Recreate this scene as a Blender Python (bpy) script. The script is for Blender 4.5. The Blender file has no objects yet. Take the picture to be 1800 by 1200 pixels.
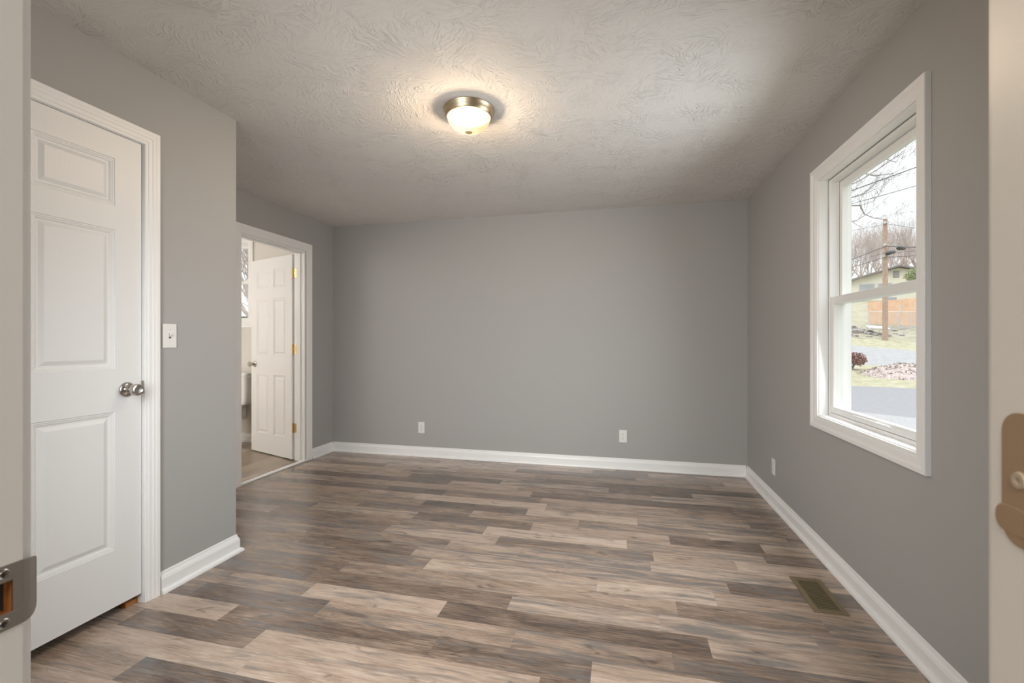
import bpy, bmesh, math, random
from mathutils import Vector, Matrix

C = bpy.context.scene.collection
S = bpy.context.scene
PI = math.pi

# ------------------------------------------------------------------ camera
FPX, EYE = 800.0, 1.19
YAW = math.atan(192 / 800.0)
cy, sy = math.cos(YAW), math.sin(YAW)
cam = bpy.data.cameras.new('camera')
cam.lens = 16.0; cam.sensor_width = 36.0
cam.clip_start = 0.02; cam.clip_end = 600
cam.dof.use_dof = True; cam.dof.focus_distance = 3.0; cam.dof.aperture_fstop = 11.0
co = bpy.data.objects.new('camera', cam); C.objects.link(co)
co.location = (0, 0, EYE); co.rotation_euler = (PI / 2, 0, YAW)
S.camera = co

# ------------------------------------------------------------------ exposure
S.view_settings.view_transform = 'Standard'
S.view_settings.look = 'None'
S.view_settings.gamma = 1.0
S.view_settings.use_curve_mapping = False
S.view_settings.exposure = 0.04
S.cycles.use_denoising = True
S.cycles.max_bounces = 12
S.cycles.diffuse_bounces = 8
S.cycles.sample_clamp_indirect = 6.0

# ------------------------------------------------------------------ overcast sky
W = bpy.data.worlds.new('sky'); S.world = W; W.use_nodes = True
nt = W.node_tree; nt.nodes.clear()
def wn(t, **k):
    n = nt.nodes.new(t)
    for a, b in k.items(): setattr(n, a, b)
    return n
tc = wn('ShaderNodeTexCoord'); sp = wn('ShaderNodeSeparateXYZ')
nt.links.new(tc.outputs['Generated'], sp.inputs[0])
rm = wn('ShaderNodeValToRGB')
e = rm.color_ramp.elements
e[0].position = 0.0; e[0].color = (.16, .155, .14, 1)
e[1].position = 1.0; e[1].color = (2.4, 2.45, 2.55, 1)
k = rm.color_ramp.elements.new(.49); k.color = (.16, .155, .14, 1)
k = rm.color_ramp.elements.new(.505); k.color = (.42, .43, .445, 1)
k = rm.color_ramp.elements.new(.72); k.color = (.49, .495, .505, 1)
mr = wn('ShaderNodeMapRange')
mr.inputs[1].default_value = -1; mr.inputs[2].default_value = 1
nt.links.new(sp.outputs[2], mr.inputs[0]); nt.links.new(mr.outputs[0], rm.inputs[0])
mp = wn('ShaderNodeMapping'); mp.inputs['Scale'].default_value = (1, 1, 3.2)
nt.links.new(tc.outputs['Generated'], mp.inputs[0])
cn = wn('ShaderNodeTexNoise'); cn.inputs['Scale'].default_value = 3.0; cn.inputs['Detail'].default_value = 4
nt.links.new(mp.outputs[0], cn.inputs[0])
cr = wn('ShaderNodeMapRange')
cr.inputs[1].default_value = .35; cr.inputs[2].default_value = .6; cr.inputs[3].default_value = .84; cr.inputs[4].default_value = 1.12
nt.links.new(cn.outputs[0], cr.inputs[0])
mu = wn('ShaderNodeVectorMath', operation='SCALE')
nt.links.new(rm.outputs[0], mu.inputs[0]); nt.links.new(cr.outputs[0], mu.inputs['Scale'])
bg = wn('ShaderNodeBackground'); bg.inputs['Strength'].default_value = 2.75
nt.links.new(mu.outputs[0], bg.inputs[0])
wo = wn('ShaderNodeOutputWorld'); nt.links.new(bg.outputs[0], wo.inputs[0])

def area(name, loc, rot, sx, sz, power, col, spread=PI):
    l = bpy.data.lights.new(name, 'AREA'); l.shape = 'RECTANGLE'; l.size = sx; l.size_y = sz
    l.energy = power; l.color = col; l.spread = spread
    o = bpy.data.objects.new(name, l); C.objects.link(o); o.location = loc; o.rotation_euler = rot
    return o
def portal(name, loc, rot, sx, sz):
    o = area(name, loc, rot, sx, sz, 1, (1, 1, 1)); o.data.cycles.is_portal = True
    return o
# openings through which the sky lights the rooms
portal('sky_portal_window', (1.30, 2.445, 1.43), (0, PI / 2, 0), 1.4, .95)
portal('sky_portal_bathroom', (-4.64, 4.74, 1.9), (-PI / 2, 0, 0), .8, .95)
portal('sky_portal_front', (-1.20, .17, 1.43), (PI / 2, 0, 0), .85, 1.4)
# lamps inside the panes: daylight boost right, fill at the added front window
area('window_daylight', (1.045, 2.445, 1.44), (0, PI / 2 - math.radians(8), math.radians(-2)), 1.25, .82, 18.5, (.92, .96, 1.0), math.radians(150))
area('front_window_fill', (-1.20, .385, 1.44), (PI / 2 - math.radians(18), 0, math.radians(-13)), .74, 1.25, 28, (.92, .96, 1.0), math.radians(118))
# added fill lamps, unseen: one in the hall behind the camera, one in the bathroom
area('hall_fill', (-.12, -1.2, 2.38), (0, 0, 0), .9, 1.2, 35, (1.0, .92, .82))
area('bathroom_fill', (-4.55, 2.45, 2.05), (math.radians(-62), 0, math.radians(-38)), .6, .25, 130, (.97, .975, 1.0))

# ------------------------------------------------------------------ helpers
def at(px, row, depth):
    l = (px - 900) / FPX; dep = depth
    return Vector(((-sy + l * cy) * dep, (cy + l * sy) * dep, EYE - (row - 600) / FPX * dep))
def box(bm, a, b):
    x0, y0, z0 = a; x1, y1, z1 = b
    v = [bm.verts.new(p) for p in ((x0,y0,z0),(x1,y0,z0),(x1,y1,z0),(x0,y1,z0),(x0,y0,z1),(x1,y0,z1),(x1,y1,z1),(x0,y1,z1))]
    for f in ((3,2,1,0),(4,5,6,7),(0,1,5,4),(1,2,6,5),(2,3,7,6),(3,0,4,7)):
        bm.faces.new([v[i] for i in f])
def quad(bm, *pts):
    bm.faces.new([bm.verts.new(p) for p in pts])
def tube(bm, pts, radii, n=8, cap=True):
    pts = [Vector(p) for p in pts]
    if not hasattr(radii, '__len__'): radii = [radii] * len(pts)
    rings = []; ref = None
    for i, p in enumerate(pts):
        d = (pts[min(i+1, len(pts)-1)] - pts[max(i-1, 0)]).normalized()
        if ref is None: ref = Vector((0, 0, 1)) if abs(d.z) < .9 else Vector((1, 0, 0))
        u = d.cross(ref).normalized(); v = u.cross(d).normalized(); ref = v
        rings.append([bm.verts.new(p + (u * math.cos(2*PI*k/n) + v * math.sin(2*PI*k/n)) * radii[i]) for k in range(n)])
    for a, b in zip(rings, rings[1:]):
        for k in range(n): bm.faces.new((a[k], a[(k+1) % n], b[(k+1) % n], b[k]))
    if cap:
        bm.faces.new(rings[0]); bm.faces.new(rings[-1][::-1])
def lathe(bm, prof, M, n=32):
    """prof: (radius, height) pairs, turned about local Z, placed by matrix M"""
    rings = []
    for r, h in prof:
        if r < 1e-6: rings.append([bm.verts.new(M @ Vector((0, 0, h)))])
        else: rings.append([bm.verts.new(M @ Vector((r*math.cos(2*PI*k/n), r*math.sin(2*PI*k/n), h))) for k in range(n)])
    for a, b in zip(rings, rings[1:]):
        for k in range(n):
            k2 = (k+1) % n
            if len(a) == 1 and len(b) == 1: continue
            if len(a) == 1: bm.faces.new((a[0], b[k2], b[k]))
            elif len(b) == 1: bm.faces.new((a[k], a[k2], b[0]))
            else: bm.faces.new((a[k], a[k2], b[k2], b[k]))
def obj(name, bm, m, parent=None, smooth=False, bevel=0, kind=None, label=None, cat=None, group=None):
    bmesh.ops.recalc_face_normals(bm, faces=bm.faces)
    me = bpy.data.meshes.new(name); bm.to_mesh(me); bm.free()
    o = bpy.data.objects.new(name, me); C.objects.link(o)
    me.materials.append(m)
    if smooth:
        for p in me.polygons: p.use_smooth = True
        try: me.set_sharp_from_angle(angle=math.radians(38))
        except Exception: pass
    if bevel:
        b = o.modifiers.new('bevel', 'BEVEL'); b.width = bevel; b.segments = 2; b.limit_method = 'ANGLE'
    if parent: o.parent = parent
    tag(o, label, cat, group, kind)
    return o
def tag(o, label=None, cat=None, group=None, kind=None):
    if label: o['label'] = label
    if cat: o['category'] = cat
    if group: o['group'] = group
    if kind: o['kind'] = kind
def empty(name, loc=(0, 0, 0), **k):
    o = bpy.data.objects.new(name, None); C.objects.link(o); o.location = loc; o.empty_display_size = .1
    tag(o, **k); return o
def struct(name, bm, m, parent=None, **k):
    if parent is None: k.setdefault('kind', 'structure')
    return obj(name, bm, m, parent, **k)
def NB(): return bmesh.new()
def B(a, b):
    bm = NB(); box(bm, a, b); return bm

# ------------------------------------------------------------------ materials
def mat(name, col, rough=.5, metal=0, spec=.5):
    m = bpy.data.materials.new(name); m.use_nodes = True
    p = m.node_tree.nodes['Principled BSDF']
    p.inputs['Base Color'].default_value = (*col, 1); p.inputs['Roughness'].default_value = rough
    p.inputs['Metallic'].default_value = metal; p.inputs['Specular IOR Level'].default_value = spec
    return m
class N:
    def __init__(s, m): s.t = m.node_tree; s.p = s.t.nodes['Principled BSDF']
    def n(s, ty, ins=None, **k):
        x = s.t.nodes.new(ty)
        for a, b in k.items(): setattr(x, a, b)
        for a, b in (ins or {}).items():
            if isinstance(b, bpy.types.NodeSocket): s.t.links.new(b, x.inputs[a])
            else: x.inputs[a].default_value = b
        return x
    def m(s, op, a, b=0, c=0):
        return s.n('ShaderNodeMath', {0: a, 1: b, 2: c}, operation=op).outputs[0]
    def l(s, a, b): s.t.links.new(a, b)
    def ramp(s, fac, stops):
        r = s.n('ShaderNodeValToRGB', {0: fac}); el = r.color_ramp.elements
        el[0].position, el[0].color = stops[0][0], (*stops[0][1], 1)
        el[1].position, el[1].color = stops[-1][0], (*stops[-1][1], 1)
        for p_, c_ in stops[1:-1]: q = el.new(p_); q.color = (*c_, 1)
        return r.outputs[0]
def bump(m, scale, strength, dist=.002, detail=3):
    g = N(m); t = g.n('ShaderNodeTexCoord')
    x = g.n('ShaderNodeTexNoise', {'Vector': t.outputs['Object'], 'Scale': scale, 'Detail': detail})
    b = g.n('ShaderNodeBump', {'Height': x.outputs[0], 'Strength': strength, 'Distance': dist})
    g.l(b.outputs[0], g.p.inputs['Normal']); return m
def noisy(name, c1, c2, scale, rough=.9, c3=None, bumpd=0, detail=6):
    m = mat(name, c1, rough, spec=.2); g = N(m); t = g.n('ShaderNodeTexCoord')
    x = g.n('ShaderNodeTexNoise', {'Vector': t.outputs['Object'], 'Scale': scale, 'Detail': detail, 'Roughness': .65})
    st = [(.35, c1), (.65, c2)] if c3 is None else [(.34, c1), (.5, c2), (.66, c3)]
    g.l(g.ramp(x.outputs[0], st), g.p.inputs['Base Color'])
    if bumpd:
        b = g.n('ShaderNodeBump', {'Height': x.outputs[0], 'Strength': 1, 'Distance': bumpd}); g.l(b.outputs[0], g.p.inputs['Normal'])
    return m

M_wall = bump(mat('grey_wall_paint', (.388, .380, .366), .62, spec=.3), 220, .12, .001)
M_hall = mat('hall_paint', (.6, .58, .54), .7)
M_bath = mat('beige_bathroom_paint', (.66, .63, .585), .65, spec=.3)
M_trim = mat('white_trim_paint', (.84, .835, .82), .35)
M_door = mat('white_door_paint', (.78, .78, .77), .42)
g = N(M_door); t = g.n('ShaderNodeTexCoord')
mpn = g.n('ShaderNodeMapping', {'Vector': t.outputs['Object'], 'Scale': (60, 60, 4)})
x = g.n('ShaderNodeTexNoise', {'Vector': mpn.outputs[0], 'Scale': 2.0, 'Detail': 3, 'Distortion': 1.2})
b = g.n('ShaderNodeBump', {'Height': x.outputs[0], 'Strength': .25, 'Distance': .001}); g.l(b.outputs[0], g.p.inputs['Normal'])
M_vinyl = mat('white_vinyl', (.80, .80, .78), .3)
M_plate = mat('white_plastic', (.78, .77, .74), .3)
M_dark = mat('dark_slot', (.03, .03, .03), .6)
M_screw = mat('painted_screw', (.55, .54, .51), .4)
M_nickel = mat('satin_nickel', (.50, .47, .43), .24, 1)
M_brass = mat('polished_brass', (.52, .38, .17), .38, 1)
M_cer = mat('white_ceramic', (.82, .81, .79), .12)
M_woodraw = mat('raw_orange_wood', (.42, .17, .045), .7)
M_gold = mat('brushed_gold_metal', (.50, .41, .28), .38, 1)
M_gap_shade = mat('gap_shade_black', (.008, .006, .004), .9)  # near black, stands for the shade inside narrow gaps
M_tan = bump(mat('tan_painted_metal', (.40, .28, .18), .45, .15), 60, .2, .001)
M_vent = mat('bronze_vent_metal', (.27, .215, .125), .42, .55)
M_strike = mat('dull_nickel_plate', (.36, .33, .30), .42, .75)

# ceiling: slap brushed texture
M_ceil = mat('brushed_ceiling_texture', (.70, .68, .65), .8, spec=.2)
g = N(M_ceil); t = g.n('ShaderNodeTexCoord'); P = t.outputs['Object']
wob = g.n('ShaderNodeTexNoise', {'Vector': P, 'Scale': 7.0, 'Detail': 2})
wv = g.n('ShaderNodeVectorMath', {0: wob.outputs['Color'], 'Scale': .10}, operation='SCALE')
wp = g.n('ShaderNodeVectorMath', {0: P, 1: wv.outputs[0]}, operation='ADD')
vo = g.n('ShaderNodeTexVoronoi', {'Vector': wp.outputs[0], 'Scale': 7.5}, feature='F1')
sc = g.n('ShaderNodeSeparateColor', {0: vo.outputs['Color']})
rot = g.n('ShaderNodeVectorRotate', {'Vector': wp.outputs[0], 'Angle': g.m('MULTIPLY', sc.outputs[0], 6.28)}, rotation_type='Z_AXIS')
mpn = g.n('ShaderNodeMapping', {'Vector': rot.outputs[0], 'Scale': (22, 95, 1)})
st = g.n('ShaderNodeTexNoise', {'Vector': mpn.outputs[0], 'Scale': 1.0, 'Detail': 2, 'Distortion': .6})
msk = g.n('ShaderNodeTexNoise', {'Vector': P, 'Scale': 5.0, 'Detail': 2})
mk = g.n('ShaderNodeMapRange', {0: msk.outputs[0], 1: .36, 2: .6, 3: .25, 4: 1.0})
h = g.m('MULTIPLY', g.n('ShaderNodeMapRange', {0: st.outputs[0], 1: .48, 2: .68}).outputs[0], mk.outputs[0])
b = g.n('ShaderNodeBump', {'Height': h, 'Strength': .8, 'Distance': .0045}); g.l(b.outputs[0], g.p.inputs['Normal'])

# floor planks
def plank_mat(name, axis, wid, length, stops, grey, greyamt, rough):
    m = mat(name, (.3, .2, .1), rough, spec=.95); g = N(m)
    t = g.n('ShaderNodeTexCoord'); s_ = g.n('ShaderNodeSeparateXYZ', {0: t.outputs['Object']})
    X, Y = (s_.outputs[0], s_.outputs[1]) if axis == 'x' else (s_.outputs[1], s_.outputs[0])
    X = g.m('ADD', X, 20); Y = g.m('ADD', Y, 20)
    row = g.m('FLOOR', g.m('DIVIDE', Y, wid))
    def wnoise(a, b_=0.0):
        cv = g.n('ShaderNodeCombineXYZ', {0: a, 1: b_, 2: 3.7})
        return g.n('ShaderNodeTexWhiteNoise', {'Vector': cv.outputs[0]}, noise_dimensions='3D')
    ro = wnoise(row)
    off = g.m('MULTIPLY', ro.outputs[0], 7.3)
    u = g.m('DIVIDE', g.m('ADD', X, off), length)
    cell0 = g.m('FLOOR', u)
    j0 = g.m('MULTIPLY', wnoise(row, cell0).outputs[0], .55)      # random joint inside each cell
    late = g.m('GREATER_THAN', g.m('SUBTRACT', u, cell0), j0)
    cell = g.m('ADD', cell0, late)
    wn_ = wnoise(g.m('ADD', row, 100), cell); rnd = wn_.outputs[0]
    rc = g.n('ShaderNodeSeparateColor', {0: wn_.outputs[1]})
    # grain coordinates, shifted for every plank
    gv = g.n('ShaderNodeCombineXYZ', {0: g.m('ADD', X, g.m('MULTIPLY', rnd, 31)), 1: g.m('ADD', Y, g.m('MULTIPLY', rc.outputs[1], 17)), 2: 0.0})
    def ns(sx, sy_, sc_, det, dist=0.0):
        q = g.n('ShaderNodeMapping', {'Vector': gv.outputs[0], 'Scale': (sx, sy_, 1)})
        return g.n('ShaderNodeTexNoise', {'Vector': q.outputs[0], 'Scale': sc_, 'Detail': det, 'Roughness': .6, 'Distortion': dist}).outputs[0]
    fine = ns(1.0, 16, 9, 5, .5)
    broad = ns(1.0, 5, 2.4, 4, .8)
    dark = ns(1.0, 9.0, 2.6, 8, .9)
    knot = ns(1.0, 2.6, 7.0, 2, .6)
    grit = ns(2.0, 44, 12, 4)
    tone = g.m('ADD', g.m('MULTIPLY', rc.outputs[0], .56), g.m('ADD', g.m('ADD', g.m('MULTIPLY', g.m('SUBTRACT', fine, .5), .85), g.m('MULTIPLY', g.m('SUBTRACT', grit, .5), .45)), g.m('ADD', g.m('MULTIPLY', g.m('SUBTRACT', broad, .5), .85), .21)))
    col = g.ramp(tone, stops)
    gm = g.n('ShaderNodeMapRange', {0: g.m('ADD', dark, g.m('MULTIPLY', rc.outputs[2], .14)), 1: .54, 2: .72, 3: 0, 4: greyamt})
    mx = g.n('ShaderNodeMix', {0: gm.outputs[0], 6: col, 7: (*grey, 1)}, data_type='RGBA')
    km = g.n('ShaderNodeMapRange', {0: knot, 1: .63, 2: .76, 3: 0, 4: .7})
    mx2 = g.n('ShaderNodeMix', {0: km.outputs[0], 6: mx.outputs[2], 7: (.06, .045, .035, 1)}, data_type='RGBA')
    fy = g.m('SUBTRACT', g.m('DIVIDE', Y, wid), row)
    seam = g.m('LESS_THAN', g.m('MINIMUM', fy, g.m('SUBTRACT', 1, fy)), .008)
    mx3 = g.n('ShaderNodeMix', {0: g.m('MULTIPLY', seam, .35), 6: mx2.outputs[2], 7: (.05, .04, .03, 1)}, data_type='RGBA')
    g.l(mx3.outputs[2], g.p.inputs['Base Color'])
    rr = g.n('ShaderNodeMapRange', {0: fine, 3: rough - .05, 4: rough + .07}); g.l(rr.outputs[0], g.p.inputs['Roughness'])
    bb = g.n('ShaderNodeBump', {'Height': fine, 'Strength': .12, 'Distance': .002}); g.l(bb.outputs[0], g.p.inputs['Normal'])
    return m
M_floor = plank_mat('mixed_brown_laminate', 'x', .122, .76,
    [(.06, (.080, .057, .044)), (.28, (.185, .130, .096)), (.5, (.33, .240, .180)), (.72, (.45, .345, .268)), (.95, (.57, .455, .365))],
    (.135, .132, .130), .75, .22)
M_floor2 = plank_mat('light_brown_vinyl', 'y', .15, 1.2,
    [(.1, (.16, .12, .08)), (.5, (.30, .235, .17)), (.9, (.42, .34, .26))], (.2, .17, .14), .4, .35)

def glass_mat():
    m = bpy.data.materials.new('window_glass'); m.use_nodes = True; t = m.node_tree; t.nodes.clear()
    a = t.nodes.new('ShaderNodeBsdfTransparent'); a.inputs[0].default_value = (.97, .985, .98, 1)
    g_ = t.nodes.new('ShaderNodeBsdfGlossy'); g_.inputs['Roughness'].default_value = .01
    mx = t.nodes.new('ShaderNodeMixShader'); mx.inputs[0].default_value = .05
    o = t.nodes.new('ShaderNodeOutputMaterial')
    t.links.new(a.outputs[0], mx.inputs[1]); t.links.new(g_.outputs[0], mx.inputs[2]); t.links.new(mx.outputs[0], o.inputs[0])
    return m
M_glass = glass_mat()

# ------------------------------------------------------------------ room shell
XR, XL, XF, YB, YF, YC, ZC = 1.08, -2.12, -3.06, 4.375, .343, 2.14, 2.44
T = .12
# bedroom floor, bathroom floor, ceilings
struct('floor', B((XL-T-.9, YF-T, -.06), (XR+T, YB+T, 0)), M_floor)
struct('floor_bathroom', B((-5.6, 2.2, -.06), (XF-.0605, 4.65, -.0005)), M_floor2)
struct('floor_hall', B((-.70, -2.6, -.06), (1.4, YF-T, -.001)), M_floor)
struct('ceiling', B((XF, YF-T, ZC), (XR+T, YB+T, ZC+.1)), M_ceil)
struct('ceiling_bathroom', B((-5.6, 2.1, ZC), (XF, 4.65, ZC+.1)), M_trim)
struct('ceiling_hall', B((-.70, -2.6, ZC), (1.4, YF-T, ZC+.1)), M_hall)
# right wall with window opening
WY0, WY1, WZ0, WZ1 = 2.003, 2.888, .775, 2.092
bm = NB(); TR = .16
box(bm, (XR, YF-T, 0), (XR+TR, WY0, ZC)); box(bm, (XR, WY1, 0), (XR+TR, YB+T, ZC))
box(bm, (XR, WY0, 0), (XR+TR, WY1, WZ0)); box(bm, (XR, WY0, WZ1), (XR+TR, WY1, ZC))
struct('wall_right', bm, M_wall)
struct('wall_back', B((XF-.0, YB, 0), (XR, YB+T, ZC)), M_wall)
# left closet wall with door opening
DY0, DY1, DZ = .715, 1.632, 2.095
bm = NB()
box(bm, (XL-T, YF, 0), (XL, DY0, ZC)); box(bm, (XL-T, DY1, 0), (XL, YC, ZC)); box(bm, (XL-T, DY0, DZ), (XL, DY1, ZC))
struct('wall_left', bm, M_wall)
struct('wall_closet_end', B((XF, YC-T, 0), (XL-T, YC, ZC)), M_wall)
struct('wall_closet_back', B((XF-.05, YF-T, 0), (XF, YC-T, ZC)), M_wall)
# far left wall with the bathroom doorway
BY0, BY1, BZ = 3.13, 3.93, 2.09
bm = NB()
box(bm, (XF-T, 2.1, 0), (XF, BY0, ZC)); box(bm, (XF-T, BY1, 0), (XF, 4.65, ZC)); box(bm, (XF-T, BY0, BZ), (XF, BY1, ZC))
struct('wall_far_left', bm, M_wall)
# front wall with the doorway the camera looks through, and left of it a window added for its light
FX0, FX1 = -1.60, -.80
HX0, HX1, HZ = -.620, .2345, 2.07
bm = NB()
box(bm, (XF, YF-T, 0), (FX0, YF, ZC)); box(bm, (FX1, YF-T, 0), (HX0, YF, ZC)); box(bm, (FX0, YF-T, 0), (FX1, YF, WZ0)); box(bm, (FX0, YF-T, WZ1), (FX1, YF, ZC)); box(bm, (HX1, YF-T, 0), (XR, YF, ZC)); box(bm, (HX0, YF-T, HZ), (HX1, YF, ZC))
struct('wall_front', bm, M_wall)
# hall behind the camera
struct('wall_hall_left', B((-.78, -2.6, 0), (-.70, YF-T, ZC)), M_hall)
struct('wall_hall_right', B((1.4, -2.6, 0), (1.5, YF-T, ZC)), M_hall)
struct('wall_hall_rear', B((-.78, -2.7, 0), (1.5, -2.6, ZC)), M_hall)
# bathroom walls
VX0, VX1, VZ0, VZ1 = -4.98, -4.30, 1.42, 2.36
bm = NB()
box(bm, (-5.6, 4.53, 0), (VX0, 4.65, ZC)); box(bm, (VX1, 4.53, 0), (XF-T, 4.65, ZC))
box(bm, (VX0, 4.53, 0), (VX1, 4.65, VZ0)); box(bm, (VX0, 4.53, VZ1), (VX1, 4.65, ZC))
struct('wall_bathroom_back', bm, M_bath)
struct('wall_bathroom_left', B((-5.7, 2.1, 0), (-5.6, 4.65, ZC)), M_bath)
struct('wall_bathroom_front', B((-5.6, 2.1, 0), (XF-T, 2.2, ZC)), M_bath)
struct('wall_bathroom_right', B((XF-T-.004, 2.2, 0), (XF-T, BY0-.07, ZC)), M_bath)

# ------------------------------------------------------------------ baseboards
BPROF = [(0, 0), (.030, 0), (.030, .006), (.027, .014), (.020, .019), (.014, .020), (.014, .066), (.012, .072), (.011, .076), (.006, .086), (.004, .098), (0, .100)]
def baseboard(name, path, m=M_trim, prof=BPROF):
    """path of 2D points, board on the left-hand side of travel"""
    bm = NB(); P2 = [Vector(p) for p in path]; rings = []
    for i, p in enumerate(P2):
        d0 = (P2[i] - P2[i-1]).normalized() if i else None
        d1 = (P2[i+1] - P2[i]).normalized() if i < len(P2)-1 else None
        n0 = Vector((-d0.y, d0.x)) if d0 else None; n1 = Vector((-d1.y, d1.x)) if d1 else None
        if n0 is None: o = n1
        elif n1 is None: o = n0
        else: o = (n0 + n1) / (1 + n0.dot(n1))
        rings.append([bm.verts.new((p.x + o.x*d, p.y + o.y*d, z)) for d, z in prof])
    n = len(prof)
    for a, b in zip(rings, rings[1:]):
        for k in range(n): bm.faces.new((a[k], a[(k+1) % n], b[(k+1) % n], b[k]))
    bm.faces.new(rings[0]); bm.faces.new(rings[-1][::-1])
    return struct(name, bm, m)
baseboard('baseboard_right', [(XR, YF+.002), (XR, YB)])
baseboard('baseboard_back', [(XR-.0145, YB), (XF+.0145, YB)])
baseboard('baseboard_far_left', [(XF, YB-.001), (XF, 4.016)])
baseboard('baseboard_left', [(XF, 3.045), (XF, YC), (XL, YC), (XL, 1.7)])
baseboard('baseboard_bathroom', [(XF-T-.005, 4.53), (-5.595, 4.53)])

# ------------------------------------------------------------------ casings and jambs
CPROF = [(0, 0), (0, .009), (.004, .011), (.012, .011), (.015, .0135), (.030, .0135), (.034, .016), (.046, .016), (.049, .0175), (.064, .0175), (.066, .015), (.066, 0)]
def casing(bm, u0, u1, v0, v1, F, prof, closed=False):
    """F maps (u, v, height over wall) to a point"""
    rings = []
    for which in range(4):
        r = []
        for o, h in prof:
            if which == 0: q = (u0-o, (v0-o) if closed else v0)
            elif which == 1: q = (u0-o, v1+o)
            elif which == 2: q = (u1+o, v1+o)
            else: q = (u1+o, (v0-o) if closed else v0)
            r.append(bm.verts.new(F(q[0], q[1], h)))
        rings.append(r)
    n = len(prof)
    for i in range(4 if closed else 3):
        a, b = rings[i], rings[(i+1) % 4]
        for k in range(n): bm.faces.new((a[k], a[(k+1) % n], b[(k+1) % n], b[k]))
    if not closed: bm.faces.new(rings[0]); bm.faces.new(rings[3][::-1])
FX = lambda x, s: (lambda u, v, h: (x + s*h, u, v))      # wall of constant x
FY = lambda y, s: (lambda u, v, h: (u, y + s*h, v))      # wall of constant y
bm = NB(); casing(bm, DY0-.0, DY1-.005, 0, DZ-.006, FX(XL, 1), CPROF); struct('trim_1', bm, M_trim)
bm = NB(); casing(bm, BY0+.005, BY1-.005+.012, 0, BZ, FX(XF, 1), [(o*1.15, h) for o, h in CPROF]); struct('trim_2', bm, M_trim)
bm = NB(); casing(bm, HX0+.007, HX1-.007, 0, HZ-.007, FY(YF, 1), [(0, 0), (0, .0095), (.006, .0105), (.03, .0135), (.06, .0145), (.066, .012), (.066, 0)]); struct('trim_3', bm, M_trim)
# jamb of bathroom doorway, with stops
bm = NB(); j = .012
box(bm, (XF-T, BY0, 0), (XF, BY0+j, BZ)); box(bm, (XF-T, BY1-j, 0), (XF, BY1, BZ)); box(bm, (XF-T, BY0+j, BZ-j), (XF, BY1-j, BZ))
box(bm, (XF-T+.04, BY0+j, 0), (XF-T+.075, BY0+j+.011, BZ-j)); box(bm, (XF-T+.04, BY1-j-.011, 0), (XF-T+.075, BY1-j, BZ-j)); box(bm, (XF-T+.04, BY0+j+.011, BZ-j-.011), (XF-T+.075, BY1-j-.011, BZ-j))
struct('trim_4', bm, M_trim, bevel=.0015)
struct('trim_5', B((XF-.040, BY0+j, 0), (XF+.014, BY1+.02, .010)), M_trim, bevel=.003)      # threshold strip
# jamb of closet doorway
bm = NB()
box(bm, (XL-T, DY0, 0), (XL, DY0+.010, DZ)); box(bm, (XL-T, DY1-.008, 0), (XL, DY1, DZ)); box(bm, (XL-T, DY0+.010, DZ-.008), (XL, DY1-.008, DZ))
struct('trim_6', bm, M_trim)
struct('trim_7', B((XL-.10, DY1-.060, 0), (XL-.030, DY1-.0085, .020)), M_woodraw)

# ------------------------------------------------------------------ six-panel doors
def slab(bm, w, h, th, cols, rows, M):
    """cols/rows: panel intervals in u / v; local u along the width, v up, w through the slab"""
    us = sorted({0, w, *[c for q in cols for c in q]}); vs = sorted({0, h, *[c for q in rows for c in q]})
    rings = [(0, 0), (.0025, .003), (.007, .003), (.010, .0055), (.013, .0055), (.020, .0095), (.026, .0095), (.040, .0035), (.043, .0028)]
    for side in (0, 1):
        W_ = lambda dd: dd if side == 0 else th - dd
        for i in range(len(us)-1):
            for k_ in range(len(vs)-1):
                a, b_, c, d = us[i], us[i+1], vs[k_], vs[k_+1]
                if (a, b_) in cols and (c, d) in rows:
                    R = []
                    for ins, dep in rings:
                        R.append([bm.verts.new(M @ Vector(p)) for p in ((a+ins, W_(dep), c+ins), (b_-ins, W_(dep), c+ins), (b_-ins, W_(dep), d-ins), (a+ins, W_(dep), d-ins))])
                    for p, q in zip(R, R[1:]):
                        for z in range(4): bm.faces.new((p[z], p[(z+1) % 4], q[(z+1) % 4], q[z]))
                    bm.faces.new(R[-1])
                else:
                    quad(bm, *[M @ Vector(p) for p in ((a, W_(0), c), (b_, W_(0), c), (b_, W_(0), d), (a, W_(0), d))])
    for p in (((0,0,0),(w,0,0),(w,th,0),(0,th,0)), ((0,0,h),(w,0,h),(w,th,h),(0,th,h)), ((0,0,0),(0,th,0),(0,th,h),(0,0,h)), ((w,0,0),(w,th,0),(w,th,h),(w,0,h))):
        quad(bm, *[M @ Vector(q) for q in p])
    bmesh.ops.remove_doubles(bm, verts=bm.verts, dist=1e-5)
def knob(parent, M, m=M_nickel):
    """axis along local +Z, away from the door face"""
    a = empty('door_knob', parent=None) if False else None
    bm = NB(); lathe(bm, [(0, 0), (.033, 0), (.033, .003), (.030, .007), (.022, .011), (.014, .013), (.0125, .016)], M, 40)
    r = obj('knob_rosette', bm, m, parent, smooth=True)
    bm = NB(); lathe(bm, [(.0125, .014), (.0125, .020), (.0165, .027), (.0215, .036), (.025, .046), (.0265, .056), (.0262, .062), (.0235, .066), (.018, .0672), (.0165, .0655), (.006, .0640), (0, .0637)], M, 40)
    obj('knob', bm, m, parent, smooth=True)

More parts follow.
